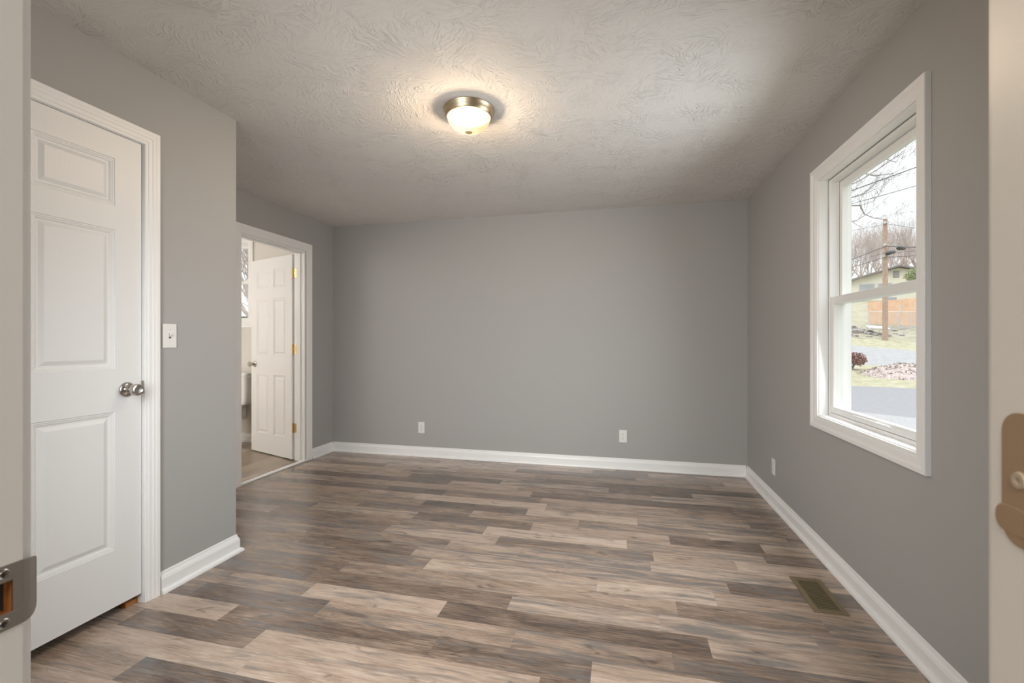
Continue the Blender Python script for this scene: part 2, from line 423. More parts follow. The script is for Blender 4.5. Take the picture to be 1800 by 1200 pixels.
# closet door, closed: hangs in the wall plane, faces +x
d1 = empty('door_1', (XL-.004, DY0+.0145, 0), kind='structure')
th = .035; w1 = 1.620 - (DY0+.0145); h1 = 2.04
Mx = Matrix(((0, -1, 0, 0), (1, 0, 0, 0), (0, 0, 1, .045), (0, 0, 0, 1)))     # u->+y, w->-x
u1 = w1 - .110; u0 = u1 - .288; l0 = .110; l1 = u0 - .11
cols = [(l0, l1), (u0, u1)]; rows_ = [(.245, .842), (1.026, 1.627), (1.730, 1.934)]
bm = NB(); slab(bm, w1, h1, th, cols, rows_, Mx)
obj('door_slab', bm, M_door, d1)
knob(d1, Matrix.Translation((0, w1-.062, .978)) @ Matrix.Rotation(PI/2, 4, 'Y'))
bm = NB(); box(bm, (-.012, w1+.0, .955), (.0045, w1+.004, 1.012)); box(bm, (.0045, w1-.001, .955), (.008, w1+.012, 1.012)); obj('latch_plate', bm, M_nickel, d1, bevel=.001)
# bathroom door, open into the bathroom
hx, hy = XF-T-.012, BY1-j-.010
free = Vector((-3.957, 4.178)); dv = (free - Vector((hx, hy))); wl = .765; dv.normalize()
nrm = Vector((dv.y, -dv.x))        # pointing away from camera side check
if nrm.y > 0: nrm = -nrm           # nrm faces the doorway (-y)
d2 = empty('door_2', (hx, hy, 0), kind='structure')
M2 = Matrix(((dv.x, -nrm.x, 0, dv.x*.012), (dv.y, -nrm.y, 0, dv.y*.012), (0, 0, 1, .012), (0, 0, 0, 1)))
bm = NB(); cw = (wl - .11*2 - .10)/2
slab(bm, wl, 2.05, th, [(.11, .11+cw), (.11+cw+.10, wl-.11)], [(.20, .83), (1.03, 1.63), (1.735, 1.93)], M2)
obj('door_slab', bm, M_door, d2)
kd = M2 @ Matrix.Translation((wl-.07, 0, .935)) @ Matrix.Rotation(PI/2, 4, 'X')
knob(d2, kd)
ks = M2 @ Matrix.Translation((wl-.07, th, .935)) @ Matrix.Rotation(-PI/2, 4, 'X')
knob(d2, ks)
for hz in (.28, 1.07, 1.83):
    hh = .089
    # leaf on the door's edge, leaf on the jamb, and the barrel with its pin between them
    bm = NB()
    q0 = [M2 @ Vector(p) for p in ((-.0015, .002, hz-.012), (-.0015, .034, hz-.012), (-.0015, .034, hz+hh-.012), (-.0015, .002, hz+hh-.012))]
    q1 = [M2 @ Vector(p) for p in ((.0, .002, hz-.012), (.0, .034, hz-.012), (.0, .034, hz+hh-.012), (.0, .002, hz+hh-.012))]
    for i in range(4): quad(bm, q0[i], q0[(i+1) % 4], q1[(i+1) % 4], q1[i])
    quad(bm, *q0); quad(bm, *q1)
    hg = obj('hinge', bm, M_brass, d2)
    bm = NB(); box(bm, (.003, BY1-j-hy-.0015, hz), (.038, BY1-j-hy, hz+hh)); obj('hinge_leaf', bm, M_brass, hg)
    bm = NB()
    for q in range(5): tube(bm, [(0, .004, hz+q*hh/5+.0006), (0, .004, hz+(q+1)*hh/5-.0006)], .0062, 12)
    tube(bm, [(0, .004, hz-.004), (0, .004, hz+hh+.004)], .0045, 10)
    obj('hinge_barrel', bm, M_brass, hg, smooth=True)
    bm = NB()
    for q, r in ((.02, .012), (.045, .026), (.07, .012)):
        lathe(bm, [(0, .001), (.0035, .0008), (.0038, 0)], Matrix.Translation((.008+r*.9, BY1-j-hy-.0015, hz+q)) @ Matrix.Rotation(PI/2, 4, 'X'), 10)
        lathe(bm, [(0, .001), (.0035, .0008), (.0038, 0)], M2 @ Matrix.Translation((-.0015, .006+r, hz-.012+q)) @ Matrix.Rotation(-PI/2, 4, 'Y'), 10)
    obj('hinge_screws', bm, M_dark, hg)

# ------------------------------------------------------------------ doorway the camera stands in
d3 = empty('door_3', (HX0, YF, 0), kind='structure')
HY0 = YF-T
bm = NB(); jj = .012
SZ0, SZ1 = .908, .952       # mortise in the left jamb behind the strike plate
xj = HX0 + jj
for a, b_ in (((0, HY0-YF, 0), (jj, 0, SZ0)), ((0, HY0-YF, SZ1), (jj, 0, HZ)), ((0, HY0-YF, SZ0), (jj, -.045, SZ1)), ((0, -.004, SZ0), (jj, 0, SZ1))): box(bm, a, b_)
W3 = HX1 - HX0
box(bm, (W3-jj, HY0-YF, 0), (W3, 0, HZ)); box(bm, (jj, HY0-YF, HZ-jj), (W3-jj, 0, HZ))
jamb = obj('jamb', bm, M_trim, d3)
bm = NB(); box(bm, (.0005, -.0445, SZ0+.0005), (.0045, -.0045, SZ1-.0005)); box(bm, (.0045, -.0445, SZ0+.0005), (.0105, -.0045, SZ0+.0045)); box(bm, (.0045, -.0445, SZ1-.0045), (.0105, -.0045, SZ1-.0005)); box(bm, (.0045, -.0085, SZ0+.0045), (.0105, -.0045, SZ1-.0045))
mo = obj('mortise', bm, M_woodraw, jamb); obj('mortise_shade', B((.0046, -.036, SZ0+.007), (.0050, -.0115, SZ1-.007)), M_dark, jamb)  # dark sheet over the wood, painted as the unlit depth of the hole
# strike plate with its curved lip
def plate(bm, y0, y1, z0, z1, x0, x1, hole=None, r=.008, lip=None, n=6):
    pts = []
    for (cy_, cz_, a0) in ((y0+r, z0+r, PI), (y1, z0, None), (y1, z1, None), (y0+r, z1-r, PI/2)):
        if a0 is None: pts.append((cy_, cz_))
        else:
            for q in range(n+1): an = a0 + (PI/2)*q/n; pts.append((cy_+r*math.cos(an), cz_+r*math.sin(an)))
    return pts
bm = NB()
# plate body as a frame round the hole
y0, y1, hy0, hy1, z0, z1, hz0, hz1 = -.043, -.001, -.034, -.0085, .897, .963, .914, .946
for a, b_ in (((y0, z0), (y1, hz0)), ((y0, hz1), (y1, z1)), ((y0, hz0), (hy0, hz1)), ((hy1, hz0), (y1, hz1))):
    box(bm, (jj, a[0], a[1]), (jj+.0016, b_[0], b_[1]))
# lip: rounded tongue curling back round the casing edge
segs = 7; prev = None
for q in range(segs+1):
    f_ = q/segs; yy = y1 + .0145*math.sin(f_*PI/2*.98); xx = jj + .0016 - .0055*(1-math.cos(f_*PI/2*.98))**1.3
    tz = .0 + .014*(f_**2.4); bz = .0 + .019*(f_**2.0)
    ring = [bm.verts.new(p) for p in ((xx, yy, z0+bz), (xx, yy, z1-tz*.35), (xx-.0015, yy-.0006, z1-tz*.35), (xx-.0015, yy-.0006, z0+bz))]
    if prev:
        for k_ in range(4): bm.faces.new((prev[k_], prev[(k_+1) % 4], ring[(k_+1) % 4], ring[k_]))
    else: bm.faces.new(ring)
    prev = ring
bm.faces.new(prev[::-1])
sp_ = obj('strike_plate', bm, M_strike, d3, bevel=.0004)
for zz in (.9045, .9545):
    bm = NB(); lathe(bm, [(0, .0004), (.0018, .0006), (.0042, .0012), (.0048, .0003), (.0056, 0)], Matrix.Translation((jj+.0016, -.0165, zz)) @ Matrix.Rotation(PI/2, 4, 'Y'), 20)
    s_ = obj('screw', bm, M_nickel, sp_, smooth=True)
    bm = NB(); box(bm, (jj+.0020, -.0190, zz-.0005), (jj+.0030, -.0140, zz+.0005)); box(bm, (jj+.0020, -.0170, zz-.0025), (jj+.0030, -.0160, zz+.0025))
    obj('screw_slot', bm, M_dark, sp_)
# hinge leaf on the right jamb, rounded corners
def rounded(bm, yc0, yc1, z0, z1, xa, xb, r, n=8):
    pts = []
    for (a, b_, s0) in ((yc1-r, z1-r, 0), (yc0+r, z1-r, PI/2), (yc0+r, z0+r, PI), (yc1-r, z0+r, 1.5*PI)):
        for q in range(n+1): an = s0 + PI/2*q/n; pts.append((a+r*math.cos(an), b_+r*math.sin(an)))
    A = [bm.verts.new((xa, p, q)) for p, q in pts]; Bv = [bm.verts.new((xb, p, q)) for p, q in pts]
    bm.faces.new(A); bm.faces.new(Bv[::-1])
    for i in range(len(A)): bm.faces.new((A[i], A[(i+1) % len(A)], Bv[(i+1) % len(A)], Bv[i]))
bm = NB(); xr = W3 - jj
rounded(bm, -.055, -.0095, 1.072, 1.149, xr-.0012, xr, .012)
rounded(bm, -.030, -.0055, 1.078, 1.094, xr-.0016, xr-.0002, .007)
hl = obj('hinge_leaf', bm, M_tan, d3, bevel=.0004, label='tan painted hinge leaf')
bm = NB(); lathe(bm, [(0, .0004), (.0012, .0005), (.0022, .0016), (.0044, .0016), (.0052, 0)], Matrix.Translation((xr-.0012, -.0230, 1.1105)) @ Matrix.Rotation(-PI/2, 4, 'Y'), 20)
obj('screw', bm, mat('cream_screw', (.5, .42, .32), .4), hl, smooth=True)

# ------------------------------------------------------------------ window in the right wall
w_ = empty('window_1', (XR, (WY0+WY1)/2, WZ0), kind='structure')
WM = Matrix.Translation((-XR, -(WY0+WY1)/2, -WZ0))
def wobj(name, bm, m, par=w_, **k):
    bmesh.ops.transform(bm, matrix=WM, verts=bm.verts); return obj(name, bm, m, par, **k)
WPROF = [(0, 0), (0, .010), (.005, .012), (.012, .012), (.016, .0145), (.040, .016), (.050, .022), (.066, .022), (.068, .019), (.068, 0)]
bm = NB(); casing(bm, WY0, WY1, WZ0, WZ1, FX(XR, -1), WPROF, True); wobj('window_casing', bm, M_trim)
def ring_frame(bm, x0, x1, y0, y1, z0, z1, wy, wzb, wzt):
    box(bm, (x0, y0, z0), (x1, y0+wy, z1)); box(bm, (x0, y1-wy, z0), (x1, y1, z1))
    box(bm, (x0, y0+wy, z0), (x1, y1-wy, z0+wzb)); box(bm, (x0, y0+wy, z1-wzt), (x1, y1-wy, z1))
bm = NB(); ring_frame(bm, XR-.001, XR+.045, WY0, WY1, WZ0, WZ1, .005, .005, .005); wobj('jamb_liner', bm, M_trim)
bm = NB(); ring_frame(bm, XR+.045, XR+.150, WY0+.001, WY1-.001, WZ0+.001, WZ1-.001, .022, .020, .020)
box(bm, (XR+.0835, WY0+.023, WZ0+.021), (XR+.0895, WY0+.028, WZ1-.021)); box(bm, (XR+.0835, WY1-.028, WZ0+.021), (XR+.0895, WY1-.023, WZ1-.021))
wobj('window_frame', bm, M_vinyl, bevel=.002)
ZM = 1.436      # top of lower sash
s0y, s1y = WY0+.024, WY1-.024
bm = NB(); ring_frame(bm, XR+.050, XR+.082, s0y, s1y, WZ0+.022, ZM, .030, .036, .042)
ls = wobj('lower_sash', bm, M_vinyl, bevel=.002)
bm = NB(); box(bm, (XR+.042, (s0y+s1y)/2-.16, WZ0+.040), (XR+.050, (s0y+s1y)/2+.16, WZ0+.048)); wobj('lift_rail', bm, M_vinyl, ls)
wobj('pane', B((XR+.064, s0y+.028, WZ0+.056), (XR+.068, s1y-.028, ZM-.040)), M_glass, ls)
bm = NB(); ring_frame(bm, XR+.091, XR+.122, s0y, s1y, ZM-.040, WZ1-.022, .030, .036, .034)
us_ = wobj('upper_sash', bm, M_vinyl, bevel=.002)
wobj('pane', B((XR+.105, s0y+.028, ZM-.006), (XR+.109, s1y-.028, WZ1-.054)), M_glass, us_)

bm = NB(); box(bm, (XR+.0440, WY1-.0065, WZ0+.006), (XR+.0452, WY1-.0035, WZ1-.006)); box(bm, (XR+.0440, WY0+.0065, WZ1-.0075), (XR+.0452, WY1-.0065, WZ1-.0055))
WM = Matrix.Translation((-XR, -(WY0+WY1)/2, -WZ0)); wobj('gap_shadow_strip', bm, M_gap_shade)  # dark strip standing for the shade between liner and frame
# bathroom window
w2 = empty('window_2', ((VX0+VX1)/2, 4.53, VZ0), kind='structure')
WM = Matrix.Translation((-(VX0+VX1)/2, -4.53, -VZ0))
bm = NB(); casing(bm, VX0, VX1, VZ0, VZ1, FY(4.53, -1), [(o, h) for o, h in CPROF], True); wobj('window_casing', bm, M_trim, w2)
def ring_y(bm, y0, y1, x0, x1, z0, z1, wx, wb, wt):
    box(bm, (x0, y0, z0), (x0+wx, y1, z1)); box(bm, (x1-wx, y0, z0), (x1, y1, z1))
    box(bm, (x0+wx, y0, z0), (x1-wx, y1, z0+wb)); box(bm, (x0+wx, y0, z1-wt), (x1-wx, y1, z1))
bm = NB(); ring_y(bm, 4.53, 4.645, VX0+.001, VX1-.001, VZ0+.001, VZ1-.001, .012, .012, .012); wobj('window_frame', bm, M_vinyl, w2)
bm = NB(); ring_y(bm, 4.570, 4.596, VX0+.014, VX1-.014, VZ0+.014, 1.915, .026, .060, .034); a_ = wobj('lower_sash', bm, M_vinyl, w2)
wobj('pane', B((VX0+.038, 4.581, VZ0+.072), (VX1-.038, 4.585, 1.883)), M_glass, a_)
bm = NB(); ring_y(bm, 4.600, 4.626, VX0+.014, VX1-.014, 1.882, VZ1-.014, .026, .032, .034); a_ = wobj('upper_sash', bm, M_vinyl, w2)
wobj('pane', B((VX0+.038, 4.611, 1.912), (VX1-.038, 4.615, VZ1-.046)), M_glass, a_)
bm = NB(); box(bm, (VX0+.05, 4.563, VZ0+.062), (VX1-.05, 4.570, VZ0+.068))
for i in range(24): box(bm, (VX0+.055+i*.024, 4.564, VZ0+.052), (VX0+.061+i*.024, 4.570, VZ0+.062))
wobj('sash_vents', bm, M_dark, w2)

# unseen window, added in the front wall to bring in daylight
w3 = empty('added_window', ((FX0+FX1)/2, YF, WZ0), kind='structure')
WM = Matrix.Translation((-(FX0+FX1)/2, -YF, -WZ0))
bm = NB(); casing(bm, FX0, FX1, WZ0, WZ1, FY(YF, 1), WPROF, True); wobj('window_casing', bm, M_trim, w3)
bm = NB(); ring_y(bm, YF-T+.001, YF-.045, FX0+.001, FX1-.001, WZ0+.001, WZ1-.001, .022, .020, .020); wobj('window_frame', bm, M_vinyl, w3, bevel=.002)
bm = NB(); ring_y(bm, YF-.078, YF-.050, FX0+.024, FX1-.024, WZ0+.022, ZM, .030, .036, .042); a_ = wobj('lower_sash', bm, M_vinyl, w3)
wobj('pane', B((FX0+.052, YF-.066, WZ0+.056), (FX1-.052, YF-.062, ZM-.040)), M_glass, a_)
bm = NB(); ring_y(bm, YF-.112, YF-.082, FX0+.024, FX1-.024, ZM-.040, WZ1-.022, .030, .036, .034); a_ = wobj('upper_sash', bm, M_vinyl, w3)
wobj('pane', B((FX0+.052, YF-.100, ZM-.006), (FX1-.052, YF-.096, WZ1-.054)), M_glass, a_)

# ------------------------------------------------------------------ toilet
tx, ty = -4.365, 4.505
to = empty('toilet', (tx, ty, 0), label='white ceramic toilet against the bathroom wall below the window', cat='toilet')
def superring(bm, cx, cyy, z, rx, ry, p=2.0, n=36, fr=1.0):
    r = []
    for k_ in range(n):
        a = 2*PI*k_/n; c_, s_ = math.cos(a), math.sin(a)
        yy = ry * abs(s_)**(2/p) * (1 if s_ > 0 else -fr)
        r.append(bm.verts.new((cx + rx*abs(c_)**(2/p)*(1 if c_ > 0 else -1), cyy + yy, z)))
    return r
def loft(bm, rs, caps=(True, True)):
    n = len(rs[0])
    for a, b_ in zip(rs, rs[1:]):
        for k_ in range(n): bm.faces.new((a[k_], a[(k_+1) % n], b_[(k_+1) % n], b_[k_]))
    if caps[0]: bm.faces.new(rs[0][::-1])
    if caps[1]: bm.faces.new(rs[-1])
bm = NB(); loft(bm, [superring(bm, 0, -.105, z, rx, ry, 6) for z, rx, ry in ((.463, .17, .06), (.468, .205, .083), (.50, .218, .088), (.64, .228, .094), (.788, .233, .098))])
tk = obj('tank', bm, M_cer, to, smooth=True)
bm = NB(); loft(bm, [superring(bm, 0, -.108, z, rx, ry, 7) for z, rx, ry in ((.7885, .238, .102), (.795, .246, .109), (.824, .246, .109), (.834, .238, .102), (.836, .20, .08))]); obj('tank_lid', bm, M_cer, to, smooth=True)
bm = NB(); loft(bm, [superring(bm, 0, yy, z, rx, ry, 2.3) for z, yy, rx, ry in ((0, -.34, .105, .235), (.03, -.34, .10, .23), (.10, -.34, .088, .20), (.20, -.35, .10, .205), (.30, -.38, .15, .25), (.37, -.40, .178, .275), (.395, -.40, .182, .28), (.3955, -.40, .13, .20), (.30, -.41, .08, .12))], (True, True)); obj('bowl', bm, M_cer, to, smooth=True)
bm = NB(); box(bm, (-.09, -.20, .30), (.09, -.03, .4625)); obj('tank_mount', bm, M_cer, to, bevel=.02)
bm = NB(); loft(bm, [superring(bm, 0, -.40, z, .186*s_, .282*s_, 2.3) for z, s_ in ((.3965, .97), (.400, 1), (.412, 1), (.416, .98))]); st_ = obj('seat', bm, M_cer, to, smooth=True)
bm = NB(); loft(bm, [superring(bm, 0, -.40, z, .186*s_, .282*s_, 2.3) for z, s_ in ((.4165, .97), (.421, 1), (.432, .99), (.440, .9), (.442, .6))]); obj('seat_lid', bm, M_cer, to, smooth=True)
bm = NB(); tube(bm, [(-.19, -.200, .735), (-.19, -.225, .735), (-.12, -.23, .73)], .006, 10); obj('flush_lever', bm, M_nickel, to, smooth=True)

# ------------------------------------------------------------------ ceiling light
LX, LY = -.800, 2.335
cl = empty('ceiling_light', (LX, LY, ZC), label='lit flush ceiling light with frosted dome and brushed gold rim', cat='ceiling light')
D = Matrix.Scale(-1, 4, (0, 0, 1))
bm = NB(); lathe(bm, [(.02, 0), (.137, 0), (.139, .004), (.136, .012), (.134, .014), (.131, .026), (.126, .038), (.122, .043), (.117, .044), (.1165, .036), (.1175, .012), (.118, .001)], D, 64)
obj('rim', bm, M_gold, cl, smooth=True)
bm = NB(); lathe(bm, [(0, .001), (.1165, .001), (.1165, .006), (0, .008)], D, 32); obj('glow_absorber', bm, mat('absorber_dark', (.10, .09, .07), .9), cl)  # inner disc added dark so the bulb's glow doesn't whiten the dome
M_dome = bpy.data.materials.new('lit_frosted_glass'); M_dome.use_nodes = True
g = N(M_dome); p_ = g.p; p_.inputs['Base Color'].default_value = (.85, .75, .62, 1); p_.inputs['Roughness'].default_value = .25
t = g.n('ShaderNodeTexCoord')
mpn = g.n('ShaderNodeMapping', {'Vector': t.outputs['Object'], 'Scale': (14, 9, 4)})
x = g.n('ShaderNodeTexNoise', {'Vector': mpn.outputs[0], 'Scale': 1.0, 'Detail': 3, 'Distortion': 1.5})
sx_ = g.n('ShaderNodeSeparateXYZ', {0: t.outputs['Object']})
bulb = g.n('ShaderNodeMapRange', {0: sx_.outputs[0], 1: -.03, 2: .06, 3: 1.35, 4: .72}, interpolation_type='SMOOTHSTEP')
f_ = g.m('MULTIPLY', g.m('MULTIPLY', bulb.outputs[0], g.m('ADD', .75, g.m('MULTIPLY', x.outputs[0], .5))), 1.5)
em_ = g.n('ShaderNodeEmission', {'Strength': f_}); em_.inputs[0].default_value = (1.0, .70, .40, 1)
gl_ = g.n('ShaderNodeBsdfGlossy', {'Roughness': .2}); gl_.inputs[0].default_value = (.05, .05, .05, 1)
ad_ = g.n('ShaderNodeAddShader', {0: em_.outputs[0], 1: gl_.outputs[0]})
bm = NB(); lathe(bm, [(.1165, .036), (.1160, .046), (.112, .060), (.104, .076), (.091, .091), (.073, .104), (.050, .113), (.026, .118), (.0105, .1195)], D, 64)
obj('dome', bm, M_dome, cl, smooth=True)
bm = NB(); lathe(bm, [(.0105, .1185), (.019, .1195), (.0195, .122), (.015, .125), (.006, .128), (0, .129)], D, 24)
obj('finial', bm, mat('tan_finial', (.62, .36, .17), .5), cl, smooth=True)
nt_ = M_dome.node_tree; out_ = nt_.nodes['Material Output']
tr_ = nt_.nodes.new('ShaderNodeBsdfTransparent'); tr_.inputs[0].default_value = (1, .93, .82, 1); ms_ = nt_.nodes.new('ShaderNodeMixShader'); ms_.inputs[0].default_value = .72
nt_.links.new(tr_.outputs[0], ms_.inputs[1]); nt_.links.new(ad_.outputs[0], ms_.inputs[2]); nt_.links.new(ms_.outputs[0], out_.inputs[0])
pl_ = bpy.data.lights.new('bulb', 'POINT'); pl_.energy = 80; pl_.color = (1.0, .80, .60); pl_.shadow_soft_size = .055
bo_ = bpy.data.objects.new('bulb', pl_); C.objects.link(bo_); bo_.location = (LX, LY, ZC-.063)

# ------------------------------------------------------------------ switch and outlets
def cover(name, loc, rz, label, cat, group=None, kind='outlet'):
    """built facing local -Y; rz turns it to its wall"""
    o = empty(name, loc, label=label, cat=cat, group=group); o.rotation_euler = (0, 0, rz)
    bm = NB(); box(bm, (-.035, -.0055, -.0575), (.035, -.0003, .0575)); pl = obj('cover_plate', bm, M_plate, o, bevel=.0025)
    if kind == 'switch':
        bm = NB(); box(bm, (-.005, -.0062, -.012), (.005, -.0054, .012)); obj('switch_slot', bm, M_dark, pl)
        bm = NB()
        vs_ = [bm.verts.new(p) for p in ((-.0042, -.0060, -.006), (.0042, -.0060, -.006), (.0042, -.0060, .010), (-.0042, -.0060, .010), (-.0035, -.0165, .006), (.0035, -.0165, .006), (.0035, -.0155, .013), (-.0035, -.0155, .013))]
        for f in ((0,1,5,4),(1,2,6,5),(2,3,7,6),(3,0,4,7),(4,5,6,7),(3,2,1,0)): bm.faces.new([vs_[i] for i in f])
        obj('toggle', bm, M_plate, o, bevel=.0006)
        for zz in (-.030, .030):
            bm = NB(); lathe(bm, [(0, .0012), (.0025, .001), (.0032, 0)], Matrix.Translation((0, -.0055, zz)) @ Matrix.Rotation(PI/2, 4, 'X'), 14); obj('screw', bm, M_screw, pl)
    else:
        for zz in (-.0195, .0195):
            bm = NB(); n = 20; A = []; Bq = []
            for k_ in range(n):
                a = 2*PI*k_/n; px_, pz_ = .0172*math.cos(a), max(-.0125, min(.0125, .0172*math.sin(a)))
                A.append(bm.verts.new((px_, -.0055, zz+pz_))); Bq.append(bm.verts.new((px_, -.0072, zz+pz_)))
            bm.faces.new(A); bm.faces.new(Bq[::-1])
            for k_ in range(n): bm.faces.new((A[k_], A[(k_+1) % n], Bq[(k_+1) % n], Bq[k_]))
            rc_ = obj('receptacle', bm, M_plate, o)
            bm = NB(); box(bm, (-.0075, -.0076, zz-.001), (-.0052, -.0071, zz+.008)); box(bm, (.0052, -.0076, zz), (.0072, -.0071, zz+.007))
            lathe(bm, [(0, .0005), (.0024, .0005), (.0024, 0)], Matrix.Translation((0, -.0071, zz-.006)) @ Matrix.Rotation(PI/2, 4, 'X'), 12); obj('slots', bm, M_dark, rc_)
        bm = NB(); lathe(bm, [(0, .0012), (.0025, .001), (.0032, 0)], Matrix.Translation((0, -.0055, 0)) @ Matrix.Rotation(PI/2, 4, 'X'), 14); obj('screw', bm, M_screw, pl)
    return o
cover('light_switch', (XL, 1.748, 1.217), PI/2, 'white toggle light switch plate on grey wall beside the closet door', 'light switch', kind='switch')
cover('wall_outlet', (-2.016, YB, .298), 0, 'white wall outlet low on back wall, nearer the bathroom doorway', 'outlet', 'white wall outlets')
cover('wall_outlet', (.016, YB, .306), 0, 'white wall outlet low on back wall, nearer the window corner', 'outlet', 'white wall outlets')
cover('wall_outlet', (XR, 3.662, .281), -PI/2, 'white wall outlet low on right wall, seen nearly edge on', 'outlet', 'white wall outlets')

# ------------------------------------------------------------------ floor vent
vt = empty('floor_vent', (.895, 2.413, 0), label='bronze metal floor register set in planks near right baseboard', cat='vent')
bm = NB(); VW, VL = .070, .155
iw, il = .045, .127
for a, b_ in (((-VW, -VL), (-iw, VL)), ((iw, -VL), (VW, VL)), ((-iw, -VL), (iw, -il)), ((-iw, il), (iw, VL))): box(bm, (a[0], a[1], .0002), (b_[0], b_[1], .0045))
obj('register_frame', bm, M_vent, vt, bevel=.002)
obj('duct_shade', B((-iw, -il, .0002), (iw, il, .0009)), M_gap_shade, vt)  # flat black sheet, painted as the darkness of the duct
for i in range(18):
    yy = -il + .0075 + i*(2*il-.015)/17
    bm = NB(); box(bm, (-iw, yy-.0030, .001), (iw, yy+.0030, .0042)); obj('louver', bm, M_vent, vt)

# ================================================================== OUTDOORS
M_grass = noisy('dry_spring_grass', (0.189, 0.189, 0.115), (0.257, 0.243, 0.162), 3.0, c3=(0.324, 0.297, 0.223), bumpd=.05)
M_grass2 = noisy('hillside_grass', (0.176, 0.176, 0.115), (0.230, 0.216, 0.155), 1.5, c3=(0.284, 0.257, 0.196), bumpd=.05)
M_asph = noisy('grey_asphalt', (0.161, 0.158, 0.162), (0.199, 0.197, 0.205), 8, bumpd=.004)
M_road = noisy('pale_road', (0.209, 0.206, 0.206), (0.261, 0.258, 0.255), 3)
M_gravel = noisy('pale_gravel', (0.168, 0.166, 0.163), (0.274, 0.268, 0.264), 40, c3=(0.379, 0.374, 0.368), bumpd=.02)
M_mulch = noisy('leaf_mulch', (0.230, 0.169, 0.149), (0.378, 0.311, 0.284), 16, c3=(0.567, 0.499, 0.466), bumpd=.05)
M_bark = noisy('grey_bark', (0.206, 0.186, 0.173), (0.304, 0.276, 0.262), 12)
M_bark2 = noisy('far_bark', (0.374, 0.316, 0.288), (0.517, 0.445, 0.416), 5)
M_pole = noisy('weathered_pole_wood', (0.324, 0.223, 0.169), (0.446, 0.324, 0.257), 6)
M_cedar = noisy('orange_cedar', (0.621, 0.396, 0.256), (0.729, 0.489, 0.333), 3)
M_cream = mat('cream_siding', (0.714, 0.675, 0.559), .8)
M_roof = mat('grey_brown_shingle', (0.216, 0.189, 0.176), .9)
M_wire = mat('black_cable', (.03, .03, .032), .6)
M_galv = mat('galvanised_steel', (.50, .51, .52), .5, .1)
M_rock = noisy('grey_rock', (0.162, 0.149, 0.135), (0.324, 0.304, 0.284), 5, bumpd=.03)
M_white = mat('white_exterior_paint', (0.567, 0.567, 0.540), .5)
M_dimw = mat('window_blind_glass', (.36, .37, .38), .3)
M_bush = noisy('reddish_brown_leaves', (0.257, 0.135, 0.115), (0.405, 0.257, 0.223), 20)
M_ever = noisy('evergreen_leaves', (0.308, 0.356, 0.211), (0.454, 0.503, 0.324), 10)

# white corner post of the house outside the window
pc = empty('porch_post', (1.35, 3.52, 0), label='white square post outside the window, at the left edge of the panes', cat='post')
bm = NB(); box(bm, (-.106, -.10, -.55), (.112, .12, 3.0)); obj('post_shaft', bm, M_white, pc, bevel=.004)
bm = NB(); box(bm, (-.06, -.106, -.55), (-.045, -.10, 3.0)); box(bm, (.0, -.108, -.55), (.03, -.10, 3.0)); obj('post_moulding', bm, M_white, pc)
bm = NB(); box(bm, (-.106, -.112, .60), (.118, .125, .64)); obj('post_band', bm, M_white, pc)

# ground: strips from the house out to the hill, each edge a line through two real points
def edge(rowA, dA, rowB, dB, k0=-2.2, k1=2.2):
    A, B_ = at(1502, rowA, dA), at(1615, rowB, dB)
    return A + (B_-A)*k0, A + (B_-A)*(1+k1)
E_ = [edge(800, 6.76, 815, 6.3), edge(723, 10.9, 735, 10.0), edge(678, 17.2, 683, 16.2), edge(641, 23, 643, 23), edge(607, 29, 617, 27.5), edge(594, 31.5, 601, 30.5), edge(572, 35.5, 577, 34), edge(528, 60, 528, 58), edge(505, 95, 500, 95, -4, 4)]
def strip(name, i, m, sub=10):
    bm = NB(); a0, a1 = E_[i]; b0, b1 = E_[i+1]
    V = []
    for r in range(3):
        f = r/2
        row_ = []
        for q in range(sub+1):
            p = (a0.lerp(a1, q/sub)).lerp(b0.lerp(b1, q/sub), f); row_.append(bm.verts.new(p))
        V.append(row_)
    for r in range(2):
        for q in range(sub): bm.faces.new((V[r][q], V[r][q+1], V[r+1][q+1], V[r+1][q]))
    o = struct(name, bm, m)
    return o
strip('gravel_bed', 0, M_gravel); strip('driveway', 1, M_asph); strip('lawn', 2, M_grass); strip('road', 3, M_road)
strip('verge', 4, M_grass); strip('bank', 5, M_grass2); strip('hillside', 6, M_grass2); strip('far_hillside', 7, M_grass2)
struct('ground', B((-60, -40, -2.6), (90, 140, -2.5)), M_grass2)
struct('foundation', B((XR+.02, -1, -2.5), (XR+.19, 6, -.06)), M_white)

random.seed(11)
